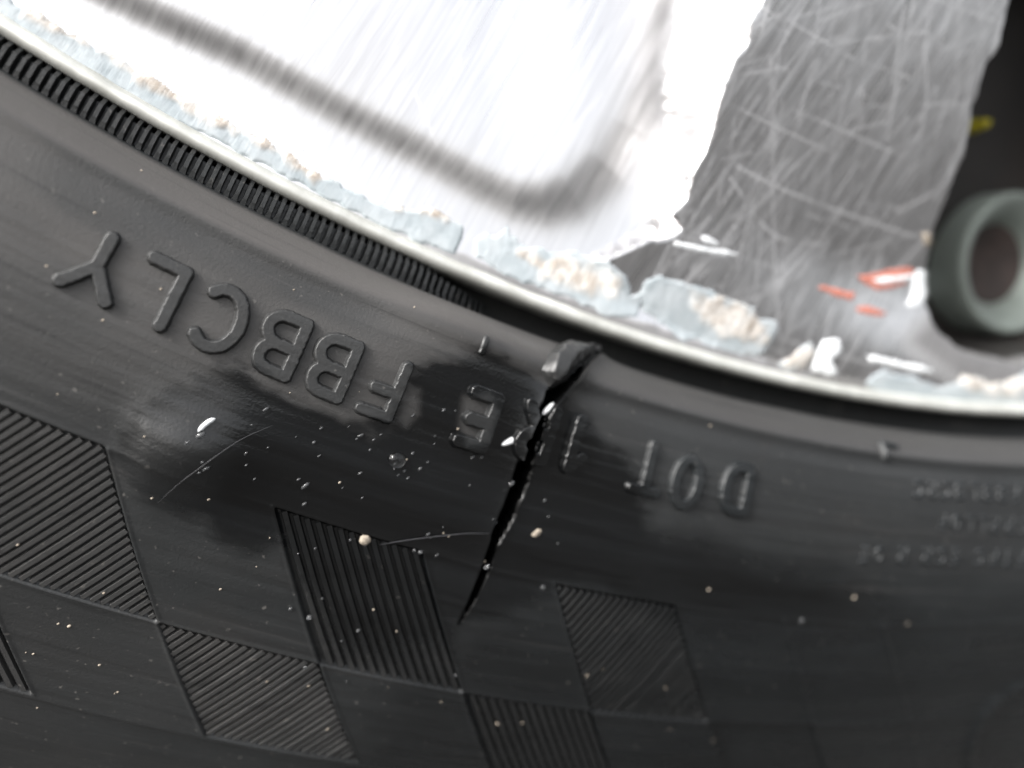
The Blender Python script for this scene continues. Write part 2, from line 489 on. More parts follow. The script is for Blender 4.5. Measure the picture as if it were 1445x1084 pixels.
def build_tyre():
    th = axis(-.645, .03, 5.6e-4, -math.pi, math.pi, .03)
    th = th[(th > -math.pi) & (th < math.pi)]
    s0, s1 = s_of_r(1.0), s_of_r(1.235)
    s = np.r_[np.linspace(0, s0 - 1e-3, 14), np.arange(s0, s1, 5.4e-4), np.linspace(s1 + .003, PT[-1], 60)]
    TH, SS = np.meshgrid(th, s, indexing='ij')
    P0 = tyre_pt(TH, SS)
    uv = proj(P0)
    win = (TH > -.66) & (TH < .05) & (SS > s0 - .004) & (SS < s1)
    uv = np.where(win[..., None], uv, -5000.0)
    D = np.zeros(TH.shape)
    # sunken ribbed bead band, falling away from the rim towards the right
    sa, sb = s_of_r(1.0), s_of_r(1.0100)
    band = sst(sa - .006, sa, SS) * (1 - sst(sb - .002, sb + .001, SS))
    D -= band * .060 * sst(-.41, -.29, TH)
    # checker panels
    for c, row, k in PANELS:
        sl, sh = (S_TOP, S_MID) if row == 0 else (S_MID, S_BOT)
        e0, e1 = edge_th(c, SS), edge_th(c + 1, SS)
        ins = np.minimum(np.minimum((TH - e0), (e1 - TH)) * 1.1, np.minimum(SS - sl, sh - SS))
        dep = .0017 if k in 'pd' else .0028
        D -= dep * sst(-.0004, .0006, ins)
    # moulded lines along the checker edges
    for k in range(-4, 7):
        e = np.abs(TH - edge_th(k, SS)) * 1.1
        inr = sst(S_TOP - .0005, S_TOP + .0005, SS) * (1 - sst(S_BOT - .0005, S_BOT + .0005, SS))
        D += .0006 * np.exp(-(e / .0011) ** 2) * inr
    for sm in (S_TOP, S_MID):
        amp = .0005 if sm == S_MID else .0003
        D += amp * np.exp(-((SS - sm) / .0011) ** 2)
    # slow unevenness of the rubber, wiped streaks
    D += relief(TH, SS, uv)
    D += (fbm(TH * 22, SS * 260, 13, 3) - .5) * .00045 * sst(s_of_r(1.03), s_of_r(1.05), SS)
    # heel of the sidewall swells where it has come off the rim
    cr = sdf(uv, CRACK); vv_ = uv[..., 1]
    crj = cr - 1.2 + 2.6 * sst(870, 740, vv_) + (fbm(TH * 140, SS * 140, 21, 2) - .5) * 2.6 * sst(880, 760, vv_)
    fresh_shade = sst(-5.5, -1.5, crj)  # torn rubber, blackened further to hold the shade inside the slit
    vv_ = uv[..., 1]
    # lips of the tear are rolled outward
    D += .0010 * np.exp(-np.maximum(-cr, 0) / 9.0) * sst(885, 760, vv_) * (uv[..., 0] > 0)
    D += .0035 * np.exp(-dline(uv, [(838, 512), (806, 540), (782, 570), (760, 615)]) / 16.0)
    deep = sst(-2.2, 4.6, crj)
    D -= deep * (.05 * sst(885, 790, vv_) + .006)
    # ring of the moulded emblem
    rr = np.hypot(uv[..., 0] - 1481, uv[..., 1] - 1076)
    D += .0024 * np.exp(-((rr - 114) / 7) ** 2) - .0016 * sst(114, 104, rr)
    w, f = wet_shade_field(uv, TH, SS)
    w = np.where(win, w, 0); f = np.where(win, f, 0)
    dust_light = .62 * sst(s_of_r(1.0100), s_of_r(1.0120), SS) * (1 - sst(s_of_r(1.0195), s_of_r(1.0235), SS))
    dust_light = np.maximum(dust_light, .42 * (1 - sst(s_of_r(1.040), s_of_r(1.095), SS)) * sst(sb, sb + .002, SS) * sst(.25, .7, fbm(TH * 16, SS * 50, 41)) * sst(-.2, -.45, TH))
    dust_light = dust_light * (.55 + .45 * sst(-.28, -.42, TH)) + .16 * sst(-.22, -.46, TH) * (.5 + fbm(TH * 30, SS * 60, 43))  # brighter light on the left is painted into the dust tone
    dust_light = dust_light + .12 * (1 - sst(s_of_r(1.05), s_of_r(1.11), SS))  # upper sidewall lightened in colour for the stronger light there
    dust_light = np.where(win, dust_light * (1 - band), .2)
    P = tyre_pt(TH, SS, D)
    return grid_mesh('tyre', P, M_RUB, wheel, dict(wet=w, film=f, dust_light=dust_light, fresh_shade=fresh_shade), np.stack([TH * 1.08, SS], -1), closed_u=True,
                     label='black rubber tyre, cracked through the sidewall beside the rim')


tyre = build_tyre()


def surf_attrs(th, s):
    uv = proj(tyre_pt(np.asarray(th), np.asarray(s)))
    return wet_shade_field(uv, np.asarray(th), np.asarray(s))


def rib_bar(name, thA, sA, thB, sB, wid, base, top, nseg, parent):
    """a moulded bar of rubber lying on the sidewall between two places"""
    V, F = [], []
    n = nseg + 1
    wid *= random.uniform(.93, 1.06); top += random.uniform(-.00015, .00015)
    rm = 1.1
    dx, dy = (thB - thA) * rm, sB - sA
    L = math.hypot(dx, dy) or 1e-9
    px, py = -dy / L, dx / L
    for i in range(n):
        t = i / nseg
        tc, sc_ = thA + (thB - thA) * t, sA + (sB - sA) * t
        for off, h in ((-.5, base), (-.30, top), (.30, top), (.5, base)):
            V.append((tc + px * wid * off / rm, sc_ + py * wid * off, h))
    V = np.array(V)
    for i in range(nseg):
        for j in range(3):
            a = i * 4 + j
            F.append((a, a + 4, a + 5, a + 1))
    F.append((0, 1, 2, 3)); e = nseg * 4; F.append((e + 3, e + 2, e + 1, e))
    w, f = surf_attrs(V[:, 0], V[:, 1])
    P = tyre_pt(V[:, 0], V[:, 1], V[:, 2] + relief(V[:, 0], V[:, 1]))
    return poly_mesh(name, P, F, M_RUBO, parent, False, dict(wet=w * .8, film=f, dust_light=np.clip(.10 + (.26 if name == 'panel_rib' else .0) * sst(-.22, -.42, V[:, 0]) * (1 - w) * (.5 + fbm(V[:, 0] * 60, V[:, 1] * 90, 6)), 0, 1)))


# ribs of the bead band
pitch = .00305
th = -.630
while th < -.24:
    fall = .060 * float(sst(-.41, -.29, th))
    rib_bar('bead_rib', th, s_of_r(1.0010), th + .0002, s_of_r(1.0093), pitch * .80, -fall - .0005, .0034 - fall, 3, tyre)
    th += pitch

# ribs of the checker panels
for c, row, kind in PANELS:
    if kind == 'n': continue
    sl, sh = (S_TOP, S_MID) if row == 0 else (S_MID, S_BOT)
    m = .0006
    rm = 1.1
    e0a, e1a = edge_th(c, sl), edge_th(c + 1, sl)
    poly = [(edge_th(c, sl) * rm + m, sl + m), (edge_th(c + 1, sl) * rm - m, sl + m), (edge_th(c + 1, sh) * rm - m, sh - m), (edge_th(c, sh) * rm + m, sh - m)]
    poly = np.array(poly)
    cen = poly.mean(0)
    if kind == 'p':
        dv = poly[3] - poly[0]; gap = .00335
    elif kind == 'd':
        a, b = un_tyre(60, 795), un_tyre(150, 737)
        dv = np.array([(b[0] - a[0]) * rm, b[1] - a[1]]); gap = .00272
    else:
        a, b = un_tyre(830, 930), un_tyre(862, 895)
        dv = np.array([(b[0] - a[0]) * rm, b[1] - a[1]]); gap = .0031
    dv = dv / np.linalg.norm(dv); nv = np.array([-dv[1], dv[0]])
    pr = (poly - cen) @ nv
    o = pr.min() + gap * .55
    while o < pr.max() - gap * .3:
        ts = []
        for i in range(4):
            p, q = poly[i], poly[(i + 1) % 4]
            a, b = (p - cen) @ nv - o, (q - cen) @ nv - o
            if a * b < 0:
                x = p + (q - p) * a / (a - b); ts.append((x - cen) @ dv)
        if len(ts) >= 2 and max(ts) - min(ts) > .0012:
            t0, t1 = min(ts), max(ts)
            A, B = cen + nv * o + dv * t0, cen + nv * o + dv * t1
            rib_bar('panel_rib', A[0] / rm, A[1], B[0] / rm, B[1], gap * (.86 if kind != 'f' else .7), -.0022 if kind != 'f' else -.0033, -.0001 if kind != 'f' else .0003, 5, tyre)
        o += gap


# ------------------------------------------------------------------ raised lettering
def arc(cx, cy, rx, ry, a0, a1, n=14):
    return [(cx + rx * math.cos(math.radians(a)), cy + ry * math.sin(math.radians(a))) for a in np.linspace(a0, a1, n)]


# strokes on a unit letter: x 0..w, y 0..1 (1 = top of the letter)
GL = {
    'Y': (.78, [[(0, 1), (.36, .52)], [(.74, 1), (.36, .52)], [(.36, .52), (.36, 0)]]),
    'L': (.56, [[(0, 1), (0, 0), (.56, 0)]]),
    'C': (.74, [arc(.38, .5, .38, .52, 50, 310, 26)]),
    'B': (.64, [[(0, 0), (0, 1), (.34, 1)], arc(.34, .76, .24, .24, 90, -90), [(0, .52), (.34, .52)], arc(.34, .26, .28, .26, 90, -90), [(0, 0), (.34, 0)]]),
    'F': (.54, [[(0, 0), (0, 1), (.54, 1)], [(0, .54), (.44, .54)]]),
    'E': (.52, [[(.52, 1), (0, 1), (0, 0), (.52, 0)], [(0, .52), (.44, .52)]]),
    'R': (.62, [[(0, 0), (0, 1), (.34, 1)], arc(.34, .75, .25, .25, 90, -90), [(0, .5), (.34, .5)], [(.30, .5), (.60, 0)]]),
    '1': (.36, [[(.24, 0), (.24, 1), (0, .76)]]),
    'T': (.60, [[(0, 1), (.60, 1)], [(.30, 1), (.30, 0)]]),
    'O': (.62, [arc(.31, .5, .30, .5, 0, 360, 34)]),
    'D': (.60, [[(0, 0), (0, 1), (.28, 1)], arc(.28, .5, .32, .5, 90, -90, 20), [(.28, 0), (0, 0)]]),
    'J': (.9, [[(0, .1), (.9, 0), (.9, .8)]]),
}


def letter(ch, px, py, H, sw, hgt, name='letter', step=2.7e-4, sx=1.0, label=None, rot=0.0):
    w, strokes = GL[ch]
    w *= sx
    thc, sc_ = un_tyre(px, py)
    rc = float(prof_s(sc_)[0])
    pad = sw * 1.1
    ax = np.arange(-w * H / 2 - pad, w * H / 2 + pad, step); by = np.arange(-H / 2 - pad, H / 2 + pad, step)
    A, Bq = np.meshgrid(ax, by, indexing='ij')
    d = np.full(A.shape, 9.0)
    q = np.stack([A, Bq], -1)
    for st in strokes:
        d = np.minimum(d, dline(q, [((x * sx - w / 2) * H, (y - .5) * H) for x, y in st]))
    e = sw / 2 - d + (fbm(A * 900, Bq * 900, ord(ch), 2) - .5) * sw * .10
    h = hgt * np.clip((e + .0003) / .0009, 0, 1)
    keep = e > -.0004
    c, s_ = math.cos(rot), math.sin(rot)
    A2, B2 = A * c - Bq * s_, A * s_ + Bq * c
    TH, SS = thc - A2 / rc, sc_ + B2
    wt, f = surf_attrs(TH, SS)
    base = relief(TH, SS) + (fbm(TH * 22, SS * 260, 13, 3) - .5) * .00045
    cr = sdf(proj(tyre_pt(TH, SS)), CRACK)
    keep &= cr < -.3
    base = base + .0010 * np.exp(-np.maximum(-cr, 0) / 9.0)
    P = tyre_pt(TH, SS, base - .0004 + h)
    if not keep.any(): return None
    return grid_mesh(name, P, M_RUB, tyre, dict(wet=wt, film=f, dust_light=.22 * (1 - wt) * sst(-.25, -.4, thc)), np.stack([TH * 1.08, SS], -1), keep=keep, label=label)


HL, SWD = .0186, .0047
for ch, px, py in [('Y', 136, 373), ('L', 222, 412), ('C', 309, 450), ('B', 394, 485), ('B', 467, 517), ('F', 541, 547), ('E', 673, 592),
                   ('R', 754, 610), ('1', 812, 627), ('T', 915, 660), ('O', 968, 680), ('D', 1038, 690)]:
    big = ch in 'ER1' and px > 600
    letter(ch, px, py, HL, SWD * (1.16 if big else 1), .0036 if big else .0025, label='raised moulded letter ' + ch + ' upside down on the sidewall' if ch != '1' else 'raised moulded figure 1 upside down on the sidewall')
letter('J', 1257, 640, .009, .0026, .0026, 'mould_mark')
letter('1', 677, 492, .0035, .0026, .0012, 'mould_mark', sx=.5)
# blurred rows of small print at the right
for row, (y0, x0, x1, slope) in enumerate([(690, 1295, 1470, .06), (737, 1330, 1470, .05), (783, 1220, 1470, .025)]):
    x = x0
    while x < x1:
        ch = random.choice('ETLRBOCF')
        letter(ch, x, y0 + (x - x0) * slope, .0066, .0020, .0012, 'small_print', step=4e-4)
        x += random.uniform(18, 21) if random.random() > .15 else 34


# torn tongue of rubber at the top of the crack
def flap():
    poly = [(764, 521), (772, 508), (782, 497), (793, 491), (806, 490), (822, 496), (844, 492), (832, 505), (806, 523), (784, 540), (772, 546), (768, 538)]
    ths = [un_tyre(*p) for p in poly]
    t0, t1 = min(a[0] for a in ths) - .004, max(a[0] for a in ths) + .004
    s0, s1 = min(a[1] for a in ths) - .004, max(a[1] for a in ths) + .004
    TH, SS = np.meshgrid(np.arange(t0, t1, 4e-4), np.arange(s0, s1, 4e-4), indexing='ij')
    uv = proj(tyre_pt(TH, SS))
    e = sdf(uv, poly) + (fbm(TH * 500, SS * 500, 77, 3) - .5) * 5
    h = .0012 + .0032 * sst(-1, 9, e) + .0016 * fbm(TH * 120, SS * 120, 5, 3)
    h = np.where(e < 1, h * sst(-2.5, 1, e), h)
    P = tyre_pt(TH, SS, h + relief(TH, SS) + .0004)
    grid_mesh('torn_flap', P, M_RUB, tyre, dict(wet=.15 + 0 * e, film=0 * e, dust_light=.25 + 0 * e), np.stack([TH * 1.08, SS], -1), keep=e > -2.4,
              label='lifted tongue of torn rubber at the top of the crack')


flap()

# ------------------------------------------------------------------ rim
POCKET = [(60, -46), (159, 0), (249, 43), (332, 80), (480, 163), (580, 214), (679, 268), (725, 290), (770, 295), (812, 281), (862, 239), (900, 185), (930, 110), (950, 0), (965, -90), (900, -400), (60, -400)]
WEDGE = [(1100, -120), (1065, 0), (1043, 43), (1046, 61), (1027, 84), (1000, 150), (986, 215), (966, 248), (957, 285), (938, 305), (953, 322), (940, 334), (916, 337), (880, 352), (848, 366), (880, 420), (960, 470),
         (1160, 540), (1300, 575), (1500, 585), (1700, 500), (1700, -120)]
HOLE = [(1440, -90), (1425, 0), (1411, 65), (1394, 92), (1375, 150), (1361, 220), (1341, 270), (1319, 320), (1307, 380), (1308, 430), (1326, 470), (1366, 498), (1430, 512), (1520, 500), (1640, 380), (1640, -90)]
SCR = [[(1085, 0), (1060, 100), (1040, 215), (1036, 230)], [(1158, 0), (1143, 100), (1130, 165), (1112, 250), (1090, 330)], [(1120, 155), (1180, 180), (1250, 210), (1285, 222)],
       [(1385, 0), (1372, 100), (1352, 190), (1335, 260)], [(1418, 0), (1405, 60), (1362, 190), (1340, 250)], [(1290, 0), (1270, 100), (1250, 200)], [(1305, 60), (1308, 140), (1295, 200)],
       [(1040, 235), (1100, 265), (1190, 300), (1310, 340)], [(1030, 250), (1090, 330), (1160, 345)], [(1020, 110), (1110, 95)], [(1200, 240), (1260, 210), (1300, 190)],
       [(1265, 300), (1320, 270), (1350, 250)], [(1240, 360), (1215, 430), (1205, 480)], [(1300, 400), (1240, 470)], [(700, 345), (745, 315), (775, 292)], [(585, 130), (640, 260)],
       [(945, 345), (920, 395)], [(955, 345), (930, 392)], [(1150, 205), (1060, 300)], [(1180, 60), (1310, 45)], [(1230, 150), (1370, 145)], [(1100, 20), (1060, 40)]]
SLOPE = .17


def curve(p, n=6):
    if len(p) < 3: return p
    A = np.array([p[0]] + list(p) + [p[-1]], float); o = []
    for i in range(1, len(A) - 2):
        for t in np.linspace(0, 1, n, endpoint=False):
            a, b, c, d = A[i - 1:i + 3]
            o.append(tuple(.5 * (2 * b + (c - a) * t + (2 * a - 5 * b + 4 * c - d) * t * t + (3 * b - a - 3 * c + d) * t ** 3)))
    return o + [tuple(p[-1])]


def rim_fields(X, Y):
    shp = X.shape
    X, Y = X.ravel(), Y.ravel()
    r = np.hypot(X, Y); th = np.arctan2(X, Y)
    z = .0045 + SLOPE * (1 - r)
    gr, sc, m = np.zeros_like(X), np.zeros_like(X), np.zeros_like(X)
    UV = np.full((len(X), 2), -5000.0)
    k = (th > -.66) & (th < .06) & (r > .70)
    if k.any():
        x, y, rr = X[k], Y[k], r[k]
        zb = z[k]
        # spoke: stands proud of the dish, leaning outwards and a little to the right
        zw = .0080 - .20 * (.985 - rr) + .10 * (x + .30) * sst(.99, .93, rr) + .0006 * fbm(x * 40, y * 40, 8, 3)
        jg = fbm(x * 150, y * 150, 61, 3) - .5
        zz = zb
        for it in range(6):
            uv = proj(np.stack([x, y, zz], -1))
            dp = sdf(uv, POCKET)
            dw = sdf(uv, WEDGE) + jg * 7
            wid = 16 + 95 * sst(330, 10, uv[:, 1])
            mm = np.clip((dw + wid) / (wid + 4), 0, 1)
            mm = np.where(mm < .25, mm * mm * 2, mm - .125) / .875
            zn = zb - .0035 * (1 + .55 * sst(680, 860, uv[:, 0])) * (1 + np.tanh((dp - 6) / (19.0 + 12 * sst(680, 860, uv[:, 0]))))
            zn = zn * (1 - mm) + zw * mm
            zz = zz * .35 + zn * .65
        uv = proj(np.stack([x, y, zz], -1))
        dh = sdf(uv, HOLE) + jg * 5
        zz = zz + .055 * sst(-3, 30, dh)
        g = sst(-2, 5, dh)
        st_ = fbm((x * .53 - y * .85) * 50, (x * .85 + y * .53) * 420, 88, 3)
        g = np.maximum(g, ((.40 - .08 * sst(650, 800, uv[:, 0])) * np.exp(-((dp - 4) / (22 + 14 * sst(680, 860, uv[:, 0]))) ** 2) + .17 * np.exp(-((dp - 10) / 70) ** 2) + .14 * np.exp(-((uv[:, 0] - 540) / 90) ** 2 - ((uv[:, 1] - 60) / 90) ** 2)) * (.55 + .9 * st_))  # dark reflection along groove and fillet painted over the metal, streaked
        g = np.maximum(g, .75 * sst(-40, 4, sdf(uv, [(1325, 455), (1370, 492), (1445, 500), (1500, 560), (1360, 525), (1300, 480)])))  # soft shade below the bolt, painted into the metal
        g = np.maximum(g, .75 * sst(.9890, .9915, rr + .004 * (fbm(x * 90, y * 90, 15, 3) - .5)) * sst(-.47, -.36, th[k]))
        q = np.zeros_like(x)
        lo, hi = uv.min(0), uv.max(0)
        for i, (p, wd, st) in enumerate(SCRALL):
            A = np.array(p); a0, a1 = A.min(0) - 6, A.max(0) + 6
            if (a0 > hi).any() or (a1 < lo).any(): continue
            n = (uv[:, 0] > a0[0]) & (uv[:, 0] < a1[0]) & (uv[:, 1] > a0[1]) & (uv[:, 1] < a1[1])
            if n.any():
                q[n] = np.maximum(q[n], np.exp(-(dline(uv[n], p) / wd) ** 2) * (.2 + .8 * sst(.3, .6, fbm(x[n] * 60, y[n] * 60, 90 + i, 2))) * st)
        z[k] = zz; gr[k] = g; sc[k] = q * (1 - g); m[k] = sst(-12, 9, dw + 14 * (fbm((x * .6 - y * .8) * 40, (x * .8 + y * .6) * 300, 44, 2) - .5)); UV[k] = uv
    return z.reshape(shp), gr.reshape(shp), sc.reshape(shp), m.reshape(shp), UV.reshape(shp + (2,))


SCRALL = [(curve(p), 1.1 + (i * 37 % 10) / 10, .42) for i, p in enumerate(SCR)]
for _ in range(420):
    x, y = random.uniform(930, 1400), random.uniform(-10, 500)
    if sdf(np.array([[x, y]], float), WEDGE)[0] < 8 or sdf(np.array([[x, y]], float), HOLE)[0] > -6: continue
    a = math.radians(random.choice([46, 48, 50, 55, 55, 60, 62, 76, 82, 84, -22, 20]) + random.uniform(-7, 7)); L = random.expovariate(1 / 75.0) + 20; cv = random.uniform(-.08, .08)
    d = np.array([math.cos(a), -math.sin(a)]); n = np.array([d[1], -d[0]])
    SCRALL.append(([tuple(np.array([x, y]) + d * L * t + n * L * cv * (t * t - .25)) for t in np.linspace(-.5, .5, 5)], random.uniform(.7, 1.2), random.uniform(.15, .48)))
for _ in range(60):
    x, y = random.uniform(150, 960), random.uniform(0, 330)
    a = math.radians(random.gauss(57, 5)); L = random.expovariate(1 / 40.0) + 14
    SCRALL.append(([(x, y), (x + L * math.cos(a), y - L * math.sin(a))], random.uniform(.8, 1.4), random.uniform(.15, .5)))

rim = None


def build_rim():
    global rim
    th = axis(-.645, .03, 8.0e-4, -math.pi, math.pi, .03); th = th[(th > -math.pi) & (th < math.pi)]
    r = np.r_[np.linspace(.10, .70, 40), np.arange(.702,   .9942, 7.0e-4)]
    TH, RR = np.meshgrid(th, r, indexing='ij')
    X, Y = RR * np.sin(TH), RR * np.cos(TH)
    z, gr, sc, m, uv = rim_fields(X, Y)
    rim = grid_mesh('rim', np.stack([X, Y, z], -1), M_ALLOY, wheel, dict(grime_shade=gr, scratch=sc, face=m), np.stack([X, Y], -1), closed_u=True,
                    label='bare scratched alloy rim with flaking pale paint')
    # hub disc closes the middle
    a = np.linspace(-math.pi, math.pi, 65)[:-1]
    prof = [(.0, .205), (.06, .205), (.085, .208), (.11, .218), (.11, .30)]
    P = np.array([[(q * math.sin(t), q * math.cos(t), z_) for q, z_ in prof] for t in a])
    grid_mesh('hub_cap', P, M_DARK, wheel, closed_u=True)
    # rolled lip of the rim
    th2 = axis(-.645, .03, .002, -math.pi, math.pi, .03); th2 = th2[(th2 > -math.pi) & (th2 < math.pi)]
    pr = np.array([(.9936, .012), (.9938, .0052), (.9941, .0042), (.9946, .0034), (.9954, .0027), (.9962, .0022), (.9970, .0020), (.9980, .0021), (.9990, .0029), (.9997, .0042), (1.0, .007), (.9996, .04), (.985, .06)])
    _, pr = pchip(pr, 46)
    TH, K = np.meshgrid(th2, np.arange(len(pr)), indexing='ij')
    R_, Z_ = pr[K, 0], pr[K, 1]
    nick = (fbm(TH * 160, K * .12, 4, 3) - .5) * .0007
    R_ = R_ + nick * .6
    grid_mesh('rim_lip', np.stack([R_ * np.sin(TH), R_ * np.cos(TH), Z_ + nick], -1), M_LIP, rim, None, np.stack([TH, K * .0006], -1), closed_u=True,
              label='worn cream-silver lip running along the black gap')


build_rim()


def un_rim(u, v):
    q = np.array([(u - CX) / FPX, (v - CY) / FPX, 1.0]) @ RC
    z = .015
    for _ in range(12):
        P = CC + (z - CC[2]) / q[2] * q
        z = .4 * z + .6 * float(rim_fields(np.array([[P[0]]]), np.array([[P[1]]]))[0][0, 0])
    return P


def flake(poly, name, mat, hgt=.0008, jag=9, core=None, label=None, step=6e-4, seed=0):
    Q = np.array([un_rim(*p) for p in poly])
    x0, y0 = Q[:, 0].min() - .006, Q[:, 1].min() - .006; x1, y1 = Q[:, 0].max() + .006, Q[:, 1].max() + .006
    X, Y = np.meshgrid(np.arange(x0, x1, step), np.arange(y0, y1, step), indexing='ij')
    z, _, _, _, _ = rim_fields(X, Y)
    uv = proj(np.stack([X, Y, z], -1))
    # streaky ragged edges along the brushing direction
    c, s_ = math.cos(math.radians(58)), math.sin(math.radians(58))
    A, B = X * c - Y * s_, X * s_ + Y * c
    e = sdf(uv, poly) + (fbm(A * 50, B * 220, 33 + seed, 3) - .5) * jag * 2
    h = hgt * sst(-1.0, 4.0, e) + .0004 * (fbm(X * 220, Y * 220, 12 + seed, 3) - .4) * sst(2, 10, e)
    co = np.zeros_like(X)
    if core is not None:
        co = sst(-6, 12, sdf(uv, core) + (fbm(X * 130, Y * 130, 50 + seed, 3) - .5) * 40)
        h = h + co * .0008 * fbm(X * 260, Y * 260, 70, 3)
    keep = e > -1.0
    rr = np.hypot(X, Y); keep &= rr < .9952
    return grid_mesh(name, np.stack([X, Y, z + .0002 - h], -1), mat, rim, dict(core=co), np.stack([X, Y], -1), keep=keep, label=label)


flake([(-30, -22), (0, -8), (30, 12), (60, 25), (100, 50), (140, 70), (200, 103), (260, 142), (320, 172), (390, 212), (440, 243), (500, 270), (545, 292), (575, 298), (600, 292), (640, 310), (656, 318), (654, 336), (640, 358),
       (600, 346), (540, 318), (480, 290), (400, 248), (300, 197), (200, 147), (100, 87), (0, 24), (-30, 6)], 'paint_flake', M_PAINT, jag=6, seed=1,
      core=[(30, 4), (140, 62), (260, 134), (390, 204), (500, 262), (575, 290), (640, 302), (600, 304), (500, 277), (390, 221), (260, 153), (140, 81), (30, 26)], label='long pale blue strip of paint left along the lip')
flake([(669, 338), (685, 332), (703, 333), (716, 318), (735, 342), (774, 354), (818, 357), (851, 368), (885, 390), (890, 402), (888, 418), (905, 413), (912, 396), (900, 448), (857, 446), (818, 428), (774, 410), (743, 399), (718, 391), (696, 380), (672, 362)],
      'paint_flake', M_PAINT, jag=6, seed=2, core=[(735, 360), (790, 360), (850, 378), (882, 400), (868, 425), (820, 410), (760, 392)], label='blue-white paint flake with brown corroded middle above the crack')
flake([(905, 402), (912, 393), (932, 389), (966, 400), (1005, 411), (1032, 422), (1060, 432), (1068, 448), (1096, 452), (1099, 464), (1088, 482), (1077, 497), (1046, 502), (1005, 491), (983, 478), (966, 481), (941, 461), (922, 448), (905, 441)],
      'paint_flake', M_PAINT, jag=5, seed=3, core=[(962, 415), (1010, 420), (1060, 445), (1090, 460), (1070, 490), (1020, 484), (980, 455)], label='large blue-white paint flake with cream crust right of the crack')
flake([(1145, 482), (1149, 497), (1135, 515), (1112, 524), (1089, 512), (1117, 506), (1130, 490)], 'paint_flake', M_PAINT, jag=3, seed=4, core=[(1100, 500), (1150, 480), (1140, 520), (1100, 524)], label='small cream paint flake near the lip')
flake([(1160, 480), (1185, 477), (1189, 494), (1174, 509), (1180, 526), (1169, 530), (1145, 524), (1148, 509)], 'paint_flake', M_WHITE, jag=3, seed=5, label='small white hook-shaped paint flake')
flake([(1222, 543), (1228, 531), (1246, 523), (1290, 531), (1308, 543), (1326, 547), (1351, 541), (1357, 531), (1382, 531), (1390, 544), (1416, 540), (1431, 533), (1450, 524), (1500, 515), (1500, 578), (1445, 575), (1380, 577), (1300, 570), (1250, 557)],
      'paint_flake', M_PAINT, jag=5, seed=6, core=[(1350, 528), (1390, 528), (1440, 528), (1500, 520), (1500, 560), (1440, 556), (1370, 552)], label='pale blue paint flake at the right end of the lip')
flake([(1222, 502), (1240, 503), (1280, 511), (1317, 521), (1314, 527), (1271, 521), (1228, 510)], 'paint_flake', M_WHITE, jag=3, seed=7, hgt=.0009)
flake([(1289, 389), (1296, 380), (1309, 383), (1309, 417), (1297, 434), (1278, 433), (1286, 414)], 'paint_flake', M_WHITE, jag=3, seed=8, label='white paint chip at the edge of the bolt hole')
flake([(986, 332), (1000, 332), (1016, 342), (1012, 349), (994, 345)], 'paint_flake', M_WHITE, jag=3, seed=9, hgt=.0008)
flake([(950, 340), (1000, 350), (1044, 356), (1040, 362), (990, 356), (952, 347)], 'paint_flake', M_WHITE, jag=3, seed=10, hgt=.0007)
flake([(1301, 330), (1312, 328), (1316, 345), (1304, 350)], 'paint_flake', M_GRIT, jag=3, seed=11, hgt=.0012)
flake([(1209, 389), (1231, 385), (1284, 376), (1290, 384), (1275, 402), (1237, 411), (1216, 399)], 'orange_paint_smear', M_ORANGE, jag=3, seed=12, hgt=.0006, label='orange smear of paint beside the white chip')
flake([(1226, 393), (1250, 389), (1288, 385), (1290, 396), (1260, 401), (1238, 402)], 'paint_flake', M_WHITE, jag=3, seed=13, hgt=.0011)
flake([(1153, 405), (1168, 404), (1207, 414), (1203, 424), (1182, 420)], 'orange_paint_smear', M_ORANGE, jag=3, seed=14, hgt=.0006, label='leftmost orange paint smear')
flake([(1206, 435), (1219, 430), (1254, 439), (1246, 449), (1212, 442)], 'orange_paint_smear', M_ORANGE, jag=3, seed=15, hgt=.0006, label='lowest orange paint smear')
flake([(1367, 172), (1377, 168), (1382, 176), (1376, 188), (1367, 185)], 'yellow_paint_speck', M_YEL, jag=2, seed=16, hgt=.010, label='bright yellow speck of paint in the dark recess')


# bolt in the recess
def bolt():
    q = np.array([(1437 - CX) / FPX, (372 - CY) / FPX, 1.0]) @ RC
    zc = .048
    c = CC + (zc - CC[2]) / q[2] * q
    a = np.linspace(0, 2 * math.pi, 97)[:-1]
    k = .0425

    def lathe(name, prof, mat, parent, label=None):
        P = np.array([[(c[0] + q_ * math.cos(t), c[1] + q_ * math.sin(t), zc + z_) for q_, z_ in prof] for t in a])
        return grid_mesh(name, P[::-1], mat, parent, closed_u=True, label=label)
    b = lathe('wheel_bolt', [(.0235, .017), (.0245, .0150), (.027, .0112), (.0315, .0058), (.037, .0012), (.0390, .0005), (.0405, .0016), (.0413, .005), (.0416, .04)], M_SEAT, wheel, 'grey-green bolt seat sunk in the dark recess')
    lathe('bolt_core', [(0, .024), (.008, .0235), (.015, .0215), (.0215, .0175), (.0250, .0165)], M_RUST, b, 'brown rusty middle of the bolt')


bolt()


